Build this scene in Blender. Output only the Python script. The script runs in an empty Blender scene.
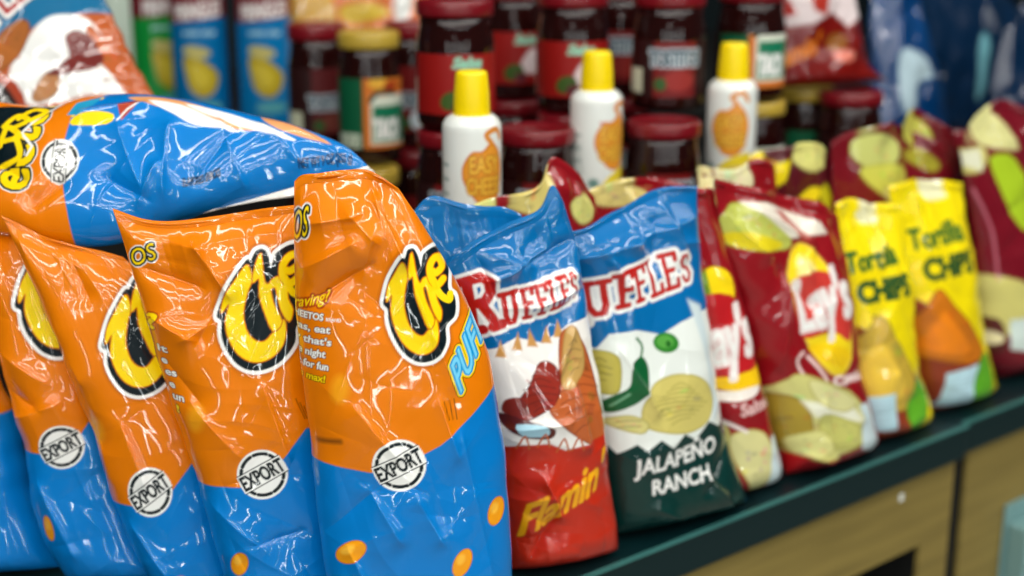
import bpy, math
import numpy as np
from mathutils import Vector
S = bpy.context.scene
COL = S.collection
# ---------------------------------------------------------------- camera
FPX, CAM_H = 1400.0, 0.55            # focal length in px of the 1024 frame, height over the counter top
PITCH = math.atan(388 / FPX); HEAD = math.radians(50.8)
_fh = np.array([math.cos(HEAD), math.sin(HEAD), 0]); CR = np.array([math.sin(HEAD), -math.cos(HEAD), 0])
CF = _fh * math.cos(PITCH) + np.array([0, 0, -math.sin(PITCH)])
CU = _fh * math.sin(PITCH) + np.array([0, 0, math.cos(PITCH)])
CC = np.array([0, 0, CAM_H])
cam_d = bpy.data.cameras.new('camera'); cam = bpy.data.objects.new('camera', cam_d); COL.objects.link(cam)
cam_d.sensor_width = 36; cam_d.lens = 36 * FPX / 1024; cam_d.clip_start = .05
cam.location = CC; cam.rotation_euler = Vector(CF).to_track_quat('-Z', 'Y').to_euler()
cam_d.dof.use_dof = True; cam_d.dof.focus_distance = 1.02; cam_d.dof.aperture_fstop = 2.7
S.camera = cam
def ray(x, y): return CF + CR * (x - 512) / FPX + CU * (288 - y) / FPX
def at(x, y, d): return CC + ray(x, y) * d
def onz(x, y, z):
    r = ray(x, y); return CC + r * ((z - CAM_H) / r[2])
# ---------------------------------------------------------------- world, lights, exposure
W = bpy.data.worlds.new('store'); S.world = W; W.use_nodes = True
W.node_tree.nodes['Background'].inputs[0].default_value = (.50, .62, .66, 1)
W.node_tree.nodes['Background'].inputs[1].default_value = .08
def area(name, loc, sx, sy, power, col=(1, .98, .93), target=None, rz=0):
    l = bpy.data.lights.new(name, 'AREA'); l.shape = 'RECTANGLE'; l.size = sx; l.size_y = sy; l.energy = power; l.color = col
    o = bpy.data.objects.new(name, l); o.location = loc
    if target is not None:
        o.rotation_euler = (Vector(target) - Vector(loc)).to_track_quat('-Z', 'Y').to_euler()
    else: o.rotation_euler = (0, 0, rz)
    COL.objects.link(o)
# ceiling tubes running along the aisle (2.1 m over the counter)
for yy, p in ((-2.7, 62), (-1.9, 62), (-1.15, 62), (-.45, 62), (.3, 50), (1.2, 36)):
    area('ceiling_tube_light', (-.2, yy, 2.05), 5.0, .075, p)
area('ceiling_tube_light', (-2.2, -.6, 1.95), .08, 3.4, 40)
area('ceiling_tube_light', (2.6, -.4, 1.95), .08, 3.4, 36)
# upright strip lights added behind the camera to streak highlights down the bags
for x, y in ((-2.9, -1.0), (-2.1, -1.9), (-1.2, -2.5), (-.2, -2.9), (.9, -3.0)):
    area('added_streak_light', (x, y, .45), .04, 1.5, 12, (.93, 1, .98), target=(.7, .8, .45))
vs = S.view_settings; vs.view_transform = 'Standard'; vs.look = 'None'; vs.exposure = -0.85; vs.gamma = 1; vs.use_curve_mapping = False
# ---------------------------------------------------------------- colour + material helpers
def lin(c):
    c = np.array(c, float) / 255
    return np.where(c <= .04045, c / 12.92, ((c + .055) / 1.055) ** 2.4)
def principled(name, rgb=None, rough=.5, coat=0, metal=0, attr=False, bump=0, bscale=60, noise=0, trans=0, ior=1.45, spec=.5):
    m = bpy.data.materials.new(name); m.use_nodes = True; nt = m.node_tree; b = nt.nodes['Principled BSDF']
    if rgb is not None: b.inputs['Base Color'].default_value = (*lin(rgb), 1)
    b.inputs['Roughness'].default_value = rough; b.inputs['Metallic'].default_value = metal
    b.inputs['Specular IOR Level'].default_value = spec
    b.inputs['Coat Weight'].default_value = coat; b.inputs['Coat Roughness'].default_value = .05
    b.inputs['Transmission Weight'].default_value = trans; b.inputs['IOR'].default_value = ior
    if attr:
        a = nt.nodes.new('ShaderNodeVertexColor'); a.layer_name = 'print'; nt.links.new(a.outputs[0], b.inputs['Base Color'])
    tc = nt.nodes.new('ShaderNodeTexCoord')
    if bump:
        n = nt.nodes.new('ShaderNodeTexNoise'); n.inputs['Scale'].default_value = bscale; n.inputs['Detail'].default_value = 3
        bp = nt.nodes.new('ShaderNodeBump'); bp.inputs['Strength'].default_value = bump; bp.inputs['Distance'].default_value = .002
        nt.links.new(tc.outputs['Object'], n.inputs[0]); nt.links.new(n.outputs[0], bp.inputs['Height']); nt.links.new(bp.outputs[0], b.inputs['Normal'])
    if noise and rgb is not None:
        n = nt.nodes.new('ShaderNodeTexNoise'); n.inputs['Scale'].default_value = 5; n.inputs['Detail'].default_value = 6
        mp = nt.nodes.new('ShaderNodeMapping'); mp.inputs['Scale'].default_value = (1.2, 1.2, 14)
        nt.links.new(tc.outputs['Object'], mp.inputs[0]); nt.links.new(mp.outputs[0], n.inputs[0])
        r = nt.nodes.new('ShaderNodeValToRGB'); c = lin(rgb)
        r.color_ramp.elements[0].position = .3; r.color_ramp.elements[1].position = .7
        r.color_ramp.elements[0].color = (*(c * (1 - noise)), 1); r.color_ramp.elements[1].color = (*np.minimum(c * (1 + noise), 1), 1)
        nt.links.new(n.outputs[0], r.inputs[0]); nt.links.new(r.outputs[0], b.inputs['Base Color'])
    return m
M = dict(
    film=principled('printed_foil_film', rough=.34, coat=1.0, attr=True, bump=.02, bscale=60, spec=.18),
    film_far=principled('printed_film_background', rough=.34, coat=1.0, attr=True, bump=.08, bscale=35, spec=.18),
    paper=principled('printed_label', rough=.45, attr=True, bump=.02),
    enamel=principled('printed_can_enamel', rough=.28, coat=.5, attr=True, bump=.02),
    salsa=principled('dark_salsa_glass', (34, 9, 8), rough=.05, coat=.3, bump=.03, bscale=60),
    red_lid=principled('red_lid_enamel', (118, 12, 24), rough=.3, coat=.4, bump=.03),
    yel_lid=principled('yellow_lid_enamel', (190, 160, 60), rough=.3, coat=.4, bump=.03),
    cap=principled('yellow_cap_plastic', (255, 222, 0), rough=.35, bump=.04),
    teal=principled('dark_counter_laminate', (6, 34, 37), rough=.32, bump=.05, bscale=30),
    edge=principled('counter_edge_strip', (58, 112, 108), rough=.3, bump=.03),
    wood=principled('olive_wood_veneer', (134, 116, 60), rough=.55, noise=.16),
    dark=principled('dark_interior', (14, 15, 13), rough=.7, bump=.1),
    acryl=principled('pale_acrylic', (120, 158, 158), rough=.15, coat=.5, bump=.02),
    floor=principled('floor_tile', (120, 118, 110), rough=.4, noise=.1),
    wall=principled('wall_paint', (20, 36, 40), rough=.8, bump=.05),
    white=principled('white_plastic', (235, 240, 235), rough=.4, bump=.02),
)
def link(name, me, mat, parent=None):
    o = bpy.data.objects.new(name, me); COL.objects.link(o)
    if mat is not None: me.materials.append(mat)
    if parent is not None: o.parent = parent; o.matrix_parent_inverse = parent.matrix_world.inverted()
    return o
def mesh(name, v, f, col=None, smooth=True):
    me = bpy.data.meshes.new(name)
    v = np.asarray(v, np.float32)
    if isinstance(f, np.ndarray):
        n = len(f); k = f.shape[1]
        me.vertices.add(len(v)); me.vertices.foreach_set('co', v.ravel())
        me.loops.add(n * k); me.loops.foreach_set('vertex_index', f.ravel().astype(np.int32))
        me.polygons.add(n); me.polygons.foreach_set('loop_start', np.arange(0, n * k, k, dtype=np.int32))
        me.polygons.foreach_set('loop_total', np.full(n, k, np.int32))
        me.update(calc_edges=True)
    else: me.from_pydata([tuple(map(float, p)) for p in v], [], [tuple(map(int, q)) for q in f])
    if smooth: me.polygons.foreach_set('use_smooth', np.ones(len(me.polygons), bool))
    if col is not None:
        a = me.color_attributes.new('print', 'FLOAT_COLOR', 'POINT')
        c = np.ones((len(v), 4), np.float32); c[:, :3] = col; a.data.foreach_set('color', c.ravel())
    me.update(); return me
def thing(name, label, cat, loc=(0, 0, 0), group=None):
    o = bpy.data.objects.new(name, None); o.empty_display_size = .03; COL.objects.link(o); o.location = loc
    o['label'] = label; o['category'] = cat
    if group: o['group'] = group
    bpy.context.view_layer.update()
    return o
# ---------------------------------------------------------------- 2-D art engine (signed distances, in millimetres)
_gl = {}
def glyphs(s, shear=0):
    key = (s, shear)
    if key not in _gl:
        cu = bpy.data.curves.new('t', 'FONT'); cu.body = s; cu.fill_mode = 'NONE'; cu.resolution_u = 3; cu.shear = shear
        o = bpy.data.objects.new('t', cu); COL.objects.link(o); bpy.context.view_layer.update()
        me = o.to_mesh(); v = np.array([p.co[:2] for p in me.vertices]).reshape(-1, 2); e = np.array([list(k.vertices) for k in me.edges]).reshape(-1, 2)
        seg = v[e]; o.to_mesh_clear(); bpy.data.objects.remove(o); bpy.data.curves.remove(cu)
        mn = v.min(0); seg = seg - np.array([mn[0], 0]); _gl[key] = (seg, v[:, 0].max() - mn[0])
    return _gl[key]
def loop(pts):
    p = np.asarray(pts, float); return np.stack([p, np.roll(p, -1, 0)], 1)
def smoothpoly(pts, n=6, closed=True):
    p = np.asarray(pts, float); out = []; m = len(p)
    for i in range(m if closed else m - 1):
        a, b, c, d = (p[(i + k) % m] if closed else p[min(max(i + k, 0), m - 1)] for k in (-1, 0, 1, 2))
        for j in range(n):
            u = j / n
            out.append(.5 * ((2 * b) + (-a + c) * u + (2 * a - 5 * b + 4 * c - d) * u * u + (-a + 3 * b - 3 * c + d) * u ** 3))
    if not closed: out.append(p[-1])
    return np.array(out)
class Art:
    def __init__(s, a, b, base, conv=None, ss=None, tt=None):
        s.p = np.stack([a, b], 1); s.c = np.tile(lin(base), (len(a), 1)); s.conv = conv or (lambda q: np.asarray(q, float)); s.s = ss; s.t = tt; s.soft = .45
    def _sdf(s, seg, closed, mar):
        lo = seg.reshape(-1, 2).min(0) - mar; hi = seg.reshape(-1, 2).max(0) + mar
        idx = np.nonzero(((s.p >= lo) & (s.p <= hi)).all(1))[0]
        if not len(idx): return idx, None
        q = s.p[idx]; d2 = np.full(len(q), 1e12); ins = np.zeros(len(q), bool)
        for A, B in seg:
            e = B - A; w = q - A; L = e @ e + 1e-12
            u = np.clip((w @ e) / L, 0, 1); r = w - u[:, None] * e; np.minimum(d2, (r * r).sum(1), out=d2)
            if closed:
                c = (A[1] > q[:, 1]) != (B[1] > q[:, 1])
                if abs(e[1]) > 1e-12: ins ^= c & (q[:, 0] < A[0] + (q[:, 1] - A[1]) / e[1] * e[0])
        d = np.sqrt(d2)
        if closed: d[ins] *= -1
        return idx, d
    def _put(s, idx, d, grow, color, alpha=1, soft=None):
        if d is None: return
        k = np.clip(.5 - (d - grow) / (2 * (soft or s.soft)), 0, 1)[:, None] * alpha
        s.c[idx] = s.c[idx] * (1 - k) + lin(color) * k
    def seg(s, seg, layers, closed=True, alpha=1, soft=None):
        sh = seg.shape; g = s.conv(seg.reshape(-1, 2)).reshape(sh)
        idx, d = s._sdf(g, closed, max(l[0] for l in layers) + 2 + (soft or 0))
        for grow, c in layers: s._put(idx, d, grow, c, alpha, soft)
    def poly(s, pts, color, grow=0, smooth=0, alpha=1, soft=None):
        if smooth: pts = smoothpoly(pts, smooth)
        s.seg(loop(pts), [(grow, color)], True, alpha, soft)
    def line(s, pts, w, color, smooth=0, alpha=1, soft=None):
        p = smoothpoly(pts, smooth, False) if smooth else np.asarray(pts, float)
        s.seg(np.stack([p[:-1], p[1:]], 1), [(w / 2, color)], False, alpha, soft)
    def ell(s, c, rx, ry, color, ang=0, grow=0, alpha=1, soft=None):
        t = np.linspace(0, 2 * np.pi, 28, endpoint=False); ca, sa = math.cos(math.radians(ang)), math.sin(math.radians(ang))
        s.poly([(c[0] + rx * x * ca - ry * y * sa, c[1] + rx * x * sa + ry * y * ca) for x, y in zip(np.cos(t), np.sin(t))], color, grow, alpha=alpha, soft=soft)
    def text(s, body, p0, p1, up, layers, shear=0, arc=0, taper=0):
        """p0->p1 the baseline, up the cap-height vector; layers [(grow mm, colour), ...] painted in turn"""
        g, w = glyphs(body, shear); p0 = np.array(p0, float); d = np.array(p1, float) - p0; up = np.array(up, float)
        x = g[..., 0] / w; y = g[..., 1] / .70
        q = p0 + x[..., None] * d + (y * (1 - taper * x))[..., None] * up + (arc * (1 - (2 * x - 1) ** 2))[..., None] * up
        s.seg(q, layers)
    def where(s, mask, color): s.c[mask] = lin(color)
# ---------------------------------------------------------------- foil bag builder
def resample(P, t):
    P = np.asarray(P, float); d = np.r_[0, np.cumsum(np.linalg.norm(np.diff(P, axis=0), axis=1))]
    sm = smoothpoly(P, 8, False) if len(P) > 2 else P
    d = np.r_[0, np.cumsum(np.linalg.norm(np.diff(sm, axis=0), axis=1))]; d /= d[-1]
    return np.stack([np.interp(t, d, sm[:, 0]), np.interp(t, d, sm[:, 1])], 1)
def creases(p, rng, n, amp, lmin=12, lmax=60, wmin=2.5, wmax=8):
    h = np.zeros(len(p)); lo, hi = p.min(0), p.max(0)
    for _ in range(n):
        c = lo + rng.random(2) * (hi - lo); a = rng.random() * math.pi; L = rng.uniform(lmin, lmax); w = rng.uniform(wmin, wmax)
        q = p - c; u = q @ (math.cos(a), math.sin(a)); v = q @ (-math.sin(a), math.cos(a)) + rng.uniform(-.006, .006) * u * u
        k = amp * rng.uniform(.35, 1) * rng.choice([-1, 1])
        w2 = w * (1 + 1.5 * np.abs(u) / L)
        h += k * np.exp(-(u / L) ** 2) * np.where(v > 0, np.exp(-np.abs(v) / w2), np.exp(-np.abs(v) / (w2 * 3)))
    return h
def bag(name, label, cat, L, R, T, paint, base, ctr=None, tau=10, tilt=6, res=1.0, seed=1, amp=1.6, n=60, top=None, ground=False,
        Tb=None, N=None, group=None, seal=True, seal_col=None, wave=3.0, mat='film', off=.8, pleat=3.0, sealh=11, tmax=.35, dents=(), folds=(), fine=.5, ro=.25, brise=.10, bot=False, flat_top=.0):
    """L / R: left and right outline of the pouch in its own plane, bottom to top. ctr: world point of the plane."""
    rng = np.random.default_rng(seed); Tb = T * .6 if Tb is None else Tb
    ta, be = math.radians(tau), math.radians(tilt)
    if N is None: N = np.array([-math.sin(ta) * math.cos(be), -math.cos(ta) * math.cos(be), math.sin(be)])
    N = np.asarray(N, float); N /= np.linalg.norm(N)
    A = np.cross((0, 0, 1), N); A /= np.linalg.norm(A); B = np.cross(N, A)
    def conv(q, o=0.0):
        q = np.atleast_2d(np.asarray(q, float)); r = CF + CR * ((q[:, :1] - 512) / FPX) + CU * ((288 - q[:, 1:2]) / FPX)
        k = ((ctr + N * o - CC) @ N) / (r @ N); w = CC + r * k[:, None] - ctr
        return np.stack([w @ A, w @ B], 1) * 1000
    l, r = conv(L), conv(R, T * ro / 1000)
    if ground:                                    # run both edges straight down to the counter
        b0 = -(ctr[2] - .004 - (0 if ground is True else ground)) / B[2] * 1000
        for e in (l, r):
            k = e[0] - e[min(1, len(e) - 1)] if e[0][1] > b0 else None
            if k is not None:
                e0 = e[0] + k * ((b0 - e[0][1]) / min(k[1], -1)) * .55; e0[1] = b0
                if e is l: l = np.vstack([e0, l])
                else: r = np.vstack([e0, r])
            else: e[0][1] = b0
    zc = lambda e: np.vstack([[e[0]], e[1:][e[1:, 1] > b0 + 12]]) if ground else e
    l, r = zc(l), zc(r)
    width = np.linalg.norm(l.mean(0) - r.mean(0)); height = np.linalg.norm((l[-1] + r[-1] - l[0] - r[0]) / 2)
    ns, nt = int(width * 1.15 / res), int(height / res)
    th = np.linspace(-1, 1, ns); sg = .55 * np.sin(th * np.pi / 2) + .45 * th; sb = np.sin(np.linspace(-1, 1, max(ns // 6, 10)) * np.pi / 2)
    tg = np.linspace(0, 1, nt); tg = tg + .012 * np.sin(2 * np.pi * tg) * 0
    Lt, Rt = resample(l, tg), resample(r, tg)
    jit = lambda: sum(rng.uniform(.2, 1.0) * np.sin(tg * k + rng.uniform(0, 6)) for k in (9, 17, 31, 55)) * (.8 * tg * (1 - tg) * 4)
    if ground: Lt[:, 1] = np.maximum(Lt[:, 1], b0); Rt[:, 1] = np.maximum(Rt[:, 1], b0)
    Lt[:, 0] += jit(); Rt[:, 0] += jit()
    tcur = None
    if top is not None:
        tp = conv(top); tcur = tp
    ph = rng.uniform(0, 6, 6); kx = rng.uniform(1.5, 4.5, 6); pls = [(rng.uniform(-.9, .9), rng.uniform(.04, .12), rng.uniform(-.25, .25), rng.choice([-1, 1]) * rng.uniform(.4, 1)) for _ in range(11)]
    cs = rng.integers(1 << 30)
    def surface(sv, side):
        s_, t_ = np.meshgrid(sv, tg); s, t = s_.ravel(), t_.ravel()
        f = ((sv + 1) / 2)[None, :, None]; P = (Lt[:, None] * (1 - f) + Rt[:, None] * f)
        if tcur is not None:
            tt = resample(tcur, (sv + 1) / 2); dl = tt - (Lt[-1] * (1 - f[0]) + Rt[-1] * f[0]); P = P + dl[None] * (tg ** 4)[:, None, None]
        p = P.reshape(-1, 2)
        # pillow profile
        pt = np.where(t < brise, np.clip(1 - (1 - t / brise) ** 2, 0, 1) ** (.5 if brise < .2 else .75), 1.0)
        up = np.clip((1 - t) / (1 - tmax), 0, 1); pt = pt * np.where(t > tmax, np.sin(up * np.pi / 2) ** .85 * (1 - flat_top) + flat_top * np.sin(np.clip((1-t)/.12,0,1)*np.pi/2), 1)
        ex = 2.4 + 1.2 * t
        prof = np.clip(1 - np.abs(s) ** ex, 0, 1) ** (.5 + .2 * t)
        z = prof * pt * (T if side > 0 else Tb)
        em = np.clip(1 - np.abs(s) ** 6, 0, 1) * np.clip(t / .05, 0, 1) * np.clip((1 - t) / .04, 0, 1)
        h = np.zeros(len(s)); r2 = np.random.default_rng(cs + (side > 0))
        if side > 0:
            h += creases(p, r2, int(n * 1.2), amp * 1.25) + creases(p, r2, int(n * 1.0), amp * fine, 10, 42, .8, 2.6)
            for (x0, y0, x1, y1, dp, wu, wd) in folds:
                c0, c1 = conv([(x0, y0), (x1, y1)]); e = c1 - c0; Ln = np.linalg.norm(e); e = e / Ln; q = p - c0
                u = q @ e; v = q @ np.array([-e[1], e[0]]); ov = np.maximum(0, np.maximum(-u, u - Ln))
                h += 1.5 * dp * np.exp(-np.where(v > 0, v / wu, -v / wd)) * np.exp(-(ov / (8 + .25 * np.abs(v))) ** 2)
            for (cx, cy, rr, dp, an, asp) in dents:
                c = conv([(cx, cy)])[0]; q = p - c; ca, sa = math.cos(math.radians(an)), math.sin(math.radians(an))
                u = (q[:, 0] * ca + q[:, 1] * sa) / rr; v = (-q[:, 0] * sa + q[:, 1] * ca) / (rr * asp)
                h += dp * np.maximum(0, 1 - np.sqrt(u * u + v * v)) * (1 + .3 * np.sin(3 * np.arctan2(v, u) + cx))
        for i in range(6): h += .25 * amp * np.sin(p[:, 0] / (9 + 5 * i) + ph[i]) * np.sin(p[:, 1] / (12 + 7 * i) + ph[-i])
        tpm = np.exp(-(1 - t) / .14); bm = np.exp(-t / .07)
        for (c, w, sl, k) in pls:
            h += k * pleat * tpm * np.exp(-np.abs(s - c - sl * (1 - t)) / (w + .5 * (1 - t)))
            h += k * pleat * .6 * bm * np.exp(-np.abs(s + c - sl * t) / (w + .5 * t))
        z = side * z + h * em * (1 if side > 0 else .3)
        wv = wave * t ** 5 * sum(np.sin(s * kx[i] * 1.7 + ph[i]) for i in range(3)) / 1.5
        z = z + wv
        return s, t, p, z
    s, t, p, z = surface(sg, 1); s2, t2, p2, z2 = surface(sb, -1)
    art = Art(p[:, 0], p[:, 1], base, lambda q: conv(q, T * off / 1000), s, t); art.soft = max(.35, res * .5)
    if paint: paint(art)
    nb = len(sb); G = np.arange(ns * nt).reshape(nt, ns)
    K = np.arange(nb * nt).reshape(nt, nb) + ns * nt; K[:, 0] = G[:, 0]; K[:, -1] = G[:, -1]
    q1 = np.stack([G[:-1, :-1], G[:-1, 1:], G[1:, 1:], G[1:, :-1]], -1).reshape(-1, 4)
    q2 = np.stack([K[:-1, :-1], K[1:, :-1], K[1:, 1:], K[:-1, 1:]], -1).reshape(-1, 4)
    pts = lambda pp, zz: (A[None] * pp[:, :1] + B[None] * pp[:, 1:2] + N[None] * zz[:, None]) / 1000
    V = np.vstack([pts(p, z), pts(p2, z2)])
    # back vertices take the colour of the edge they continue from
    cb = art.c.reshape(nt, ns, 3); bc = np.where((sb < 0)[None, :, None], cb[:, :1], cb[:, -1:]).reshape(-1, 3)
    foot = ctr + (A * (l[0] + r[0])[0] / 2 + B * (l[0] + r[0])[1] / 2) / 1000
    root = thing(name, label, cat, tuple(foot), group)
    V = V + (ctr - foot)
    o = link('pouch', mesh('pouch', V, np.vstack([q1, q2]), np.vstack([art.c, bc])), M[mat]); o.parent = root
    if seal:                                      # crimped strip above the pouch, its own piece
        def strip(tv, pcol, nm):
            e = 0 if tv == 0 else nt - 1; row = slice(e * ns, (e + 1) * ns)
            pr, zr = p[row], z[row]; k = 9; sgn = 1 if tv else -1
            dirv = (p[row] - p[slice((e - sgn * 6) * ns, (e - sgn * 6 + 1) * ns)]); dirv /= np.linalg.norm(dirv, axis=1)[:, None] + 1e-9
            rows = []; bw = sum(np.sin(sg * kx[i] * 2 + ph[i]) for i in range(4)) * .25
            for side in (1, -1):
                for j in range(k):
                    u = j / (k - 1); pp = pr + dirv * (u * sealh * (1 + .06 * np.sin(sg * 9 + ph[0])))[:, None]
                    zz = zr + side * .35 + .5 * np.sin(u * 26) + u * u * 4 * bw
                    rows.append(pts(pp, zz))
            Vs = np.vstack(rows) + (ctr - foot); g = np.arange(2 * k * ns).reshape(2 * k, ns)
            f = np.stack([g[:-1, :-1], g[:-1, 1:], g[1:, 1:], g[1:, :-1]], -1).reshape(-1, 4)
            cc = np.tile(lin(pcol), (len(Vs), 1)) if pcol is not None else np.tile(art.c[row], (2 * k, 1))
            so = link(nm, mesh(nm, Vs, f, cc), M[mat]); so.parent = root
        strip(1, seal_col, 'top_seal')
        if bot: strip(0, seal_col, 'bottom_seal')
    return root
# ---------------------------------------------------------------- recurring artwork
ORG, BLU, YEL, INK, WHT = (232, 124, 0), (0, 122, 202), (255, 218, 8), (8, 24, 30), (246, 246, 242)
def affine3(src, dst):
    s = np.c_[np.array(src, float), np.ones(3)]; m = np.linalg.solve(s, np.array(dst, float))
    return lambda q: np.c_[np.asarray(q, float), np.ones(len(q))] @ m
def puff_logo(A, notch, tip, bottom, k=1.0):
    f = affine3([(62, 310), (165, 115), (190, 500)], [notch, tip, bottom])
    blob = smoothpoly([(160, 118), (100, 205), (72, 270), (60, 312), (78, 330), (78, 375), (95, 425), (135, 478), (190, 500), (250, 490), (300, 458), (338, 405), (345, 345), (392, 300), (400, 235), (372, 205), (385, 120), (360, 70), (318, 62), (268, 92), (252, 138), (240, 100), (222, 76), (195, 84), (180, 112)], 5)
    A.seg(loop(f(blob)), [(4.2 * k, (120, 52, 0)), ], soft=2.0, alpha=.6)
    A.seg(loop(f(blob)), [(3.0 * k, WHT), (0.2, INK)])
    c = smoothpoly([(163, 132), (120, 192), (86, 246), (76, 300), (104, 268), (93, 330), (105, 390), (140, 445), (195, 470), (250, 458), (292, 418), (306, 368), (298, 325), (262, 368), (232, 398), (198, 396), (170, 368), (156, 322), (156, 280), (170, 222), (182, 190), (180, 158)], 4)
    A.seg(loop(f(c)), [(.9, (214, 120, 0)), (0, YEL)])
    h = [(214, 92), (194, 140), (187, 192), (210, 178), (212, 240), (232, 300), (262, 362), (292, 330), (262, 268), (252, 218), (268, 212), (278, 250), (292, 296), (318, 330), (330, 290), (312, 250), (308, 196), (285, 172), (258, 180), (240, 200), (226, 176)]
    A.seg(loop(f(smoothpoly(h, 3))), [(.9, (214, 120, 0)), (0, YEL)])
    e = f([(352, 172), (322, 196), (296, 176), (294, 132), (318, 100), (346, 100), (352, 128), (322, 152), (304, 150)])
    A.line(e, 6.4 * k, (214, 120, 0), 4); A.line(e, 5.0 * k, YEL, 4)
    A.line(f([(300, 176), (330, 230), (372, 246), (380, 224)]), 5.0 * k, YEL, 4)
def stamp(A, c, rx, ry, ang=-28, tilt=None):
    c = np.array(c, float); ta = math.radians(ang); ux = np.array([math.cos(ta), math.sin(ta)]); uy = np.array([-math.sin(ta), math.cos(ta)])
    E = lambda x, y: c + (ux * x + uy * y) * np.array([rx, ry])
    ring = lambda r, n=36: [E(r * math.cos(t), r * math.sin(t)) for t in np.linspace(0, 2 * np.pi, n, endpoint=False)]
    A.poly(ring(1.0), WHT)
    for i in range(8):
        t0 = 2 * np.pi * (i + .12) / 8; A.line([E(.83 * math.cos(t0 + u), .83 * math.sin(t0 + u)) for u in np.linspace(0, .62, 6)], 2.7, INK)
    A.poly([E(-.97, -.36), E(.97, -.36), E(.97, .36), E(-.97, .36)], WHT)
    for yy in (-.38, .38): A.line([E(-.93, yy), E(.93, yy)], .8, INK)
    A.text('EXPORT', E(-.9, .28), E(.9, .28), E(0, -.29) - E(0, .28), [(.5 if rx > 21 else .25, INK)])
def puffs(A, items):
    for (x, y, rx, ry, a) in items:
        A.ell((x, y), rx, ry, (214, 120, 10), a, grow=.7); A.ell((x, y), rx, ry, (246, 160, 20), a); A.ell((x - rx * .2, y - ry * .25), rx * .5, ry * .4, (255, 190, 60), a, soft=1.2)
def chip(A, pts, col, edge=None, ridges=0, k=6, rc=None):
    A.poly(pts, edge or tuple(int(v * .8) for v in col), .8, smooth=k); A.poly(pts, col, -.4, smooth=k, soft=1.0)
    q = np.array(pts, float); qc = q.mean(0); rg = np.random.default_rng(int(abs(qc.sum())) + len(q)); qe = np.abs(q - qc).max(0)
    for _ in range(9):
        o = (rg.random(2) - .5) * qe * 1.05; A.ell(qc + o, qe[0] * rg.uniform(.05, .16), qe[1] * rg.uniform(.03, .09), tuple(int(v * rg.choice([.74, .84, 1.08])) if v * 1.08 < 255 else 250 for v in col), rg.uniform(-50, 50), alpha=.6, soft=.8)
    if ridges:
        p = np.array(pts, float); c = p.mean(0); d = p - c; hx, hy = np.abs(d).max(0) * (.78, 1)
        for i in range(ridges):
            u = (i + .5) / ridges * 1.5 - .75
            A.line([c + np.array([-hx * (1 - abs(u)), u * hy * .95 + 2]), c + np.array([0, u * hy * .95 - hy * .12]), c + np.array([hx * (1 - abs(u)), u * hy * .8 - 2])], .9, rc or tuple(int(v * .66) for v in col), 4, alpha=.8, soft=.5)
def ony(x, y, Y):
    r = ray(x, y); return CC + r * (Y / r[1])
LIP = .791
# ================================================================ the setting and the counters
def boxes(name, lst, mat, parent=None, bev=0.0):
    V, Fc = [], []
    for (x0, x1, y0, y1, z0, z1) in lst:
        b = min(bev, (x1 - x0) / 3, (y1 - y0) / 3, (z1 - z0) / 3); n = len(V)
        if b <= 0:
            V += [(x, y, z) for z in (z0, z1) for y in (y0, y1) for x in (x0, x1)]
            Fc += [tuple(n + i for i in q) for q in ((0, 2, 3, 1), (4, 5, 7, 6), (0, 1, 5, 4), (2, 6, 7, 3), (0, 4, 6, 2), (1, 3, 7, 5))]
        else:
            import bmesh
            bm = bmesh.new(); bmesh.ops.create_cube(bm, size=1)
            for v in bm.verts: v.co = Vector(((x0 + x1) / 2 + v.co.x * (x1 - x0), (y0 + y1) / 2 + v.co.y * (y1 - y0), (z0 + z1) / 2 + v.co.z * (z1 - z0)))
            bmesh.ops.bevel(bm, geom=list(bm.edges), offset=b, segments=2, profile=.5, affect='EDGES')
            bm.verts.index_update()
            V += [tuple(v.co) for v in bm.verts]; Fc += [tuple(n + v.index for v in f.verts) for f in bm.faces]; bm.free()
    o = link(name, mesh(name, V, Fc, smooth=False), mat)
    if parent is not None: o.parent = parent; o.location = -parent.location
    return o
fl = boxes('floor', [(-3, 6, -3, 4, -.95, -.90)], M['floor']); fl['kind'] = 'structure'
wb = boxes('wall_back', [(-3, 6, 3.2, 3.3, -.90, 2.4)], M['wall']); wb['kind'] = 'structure'
XS = onz(967, 425, 0)[0]; Y2 = onz(1024, 400, 0)[1]
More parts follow.
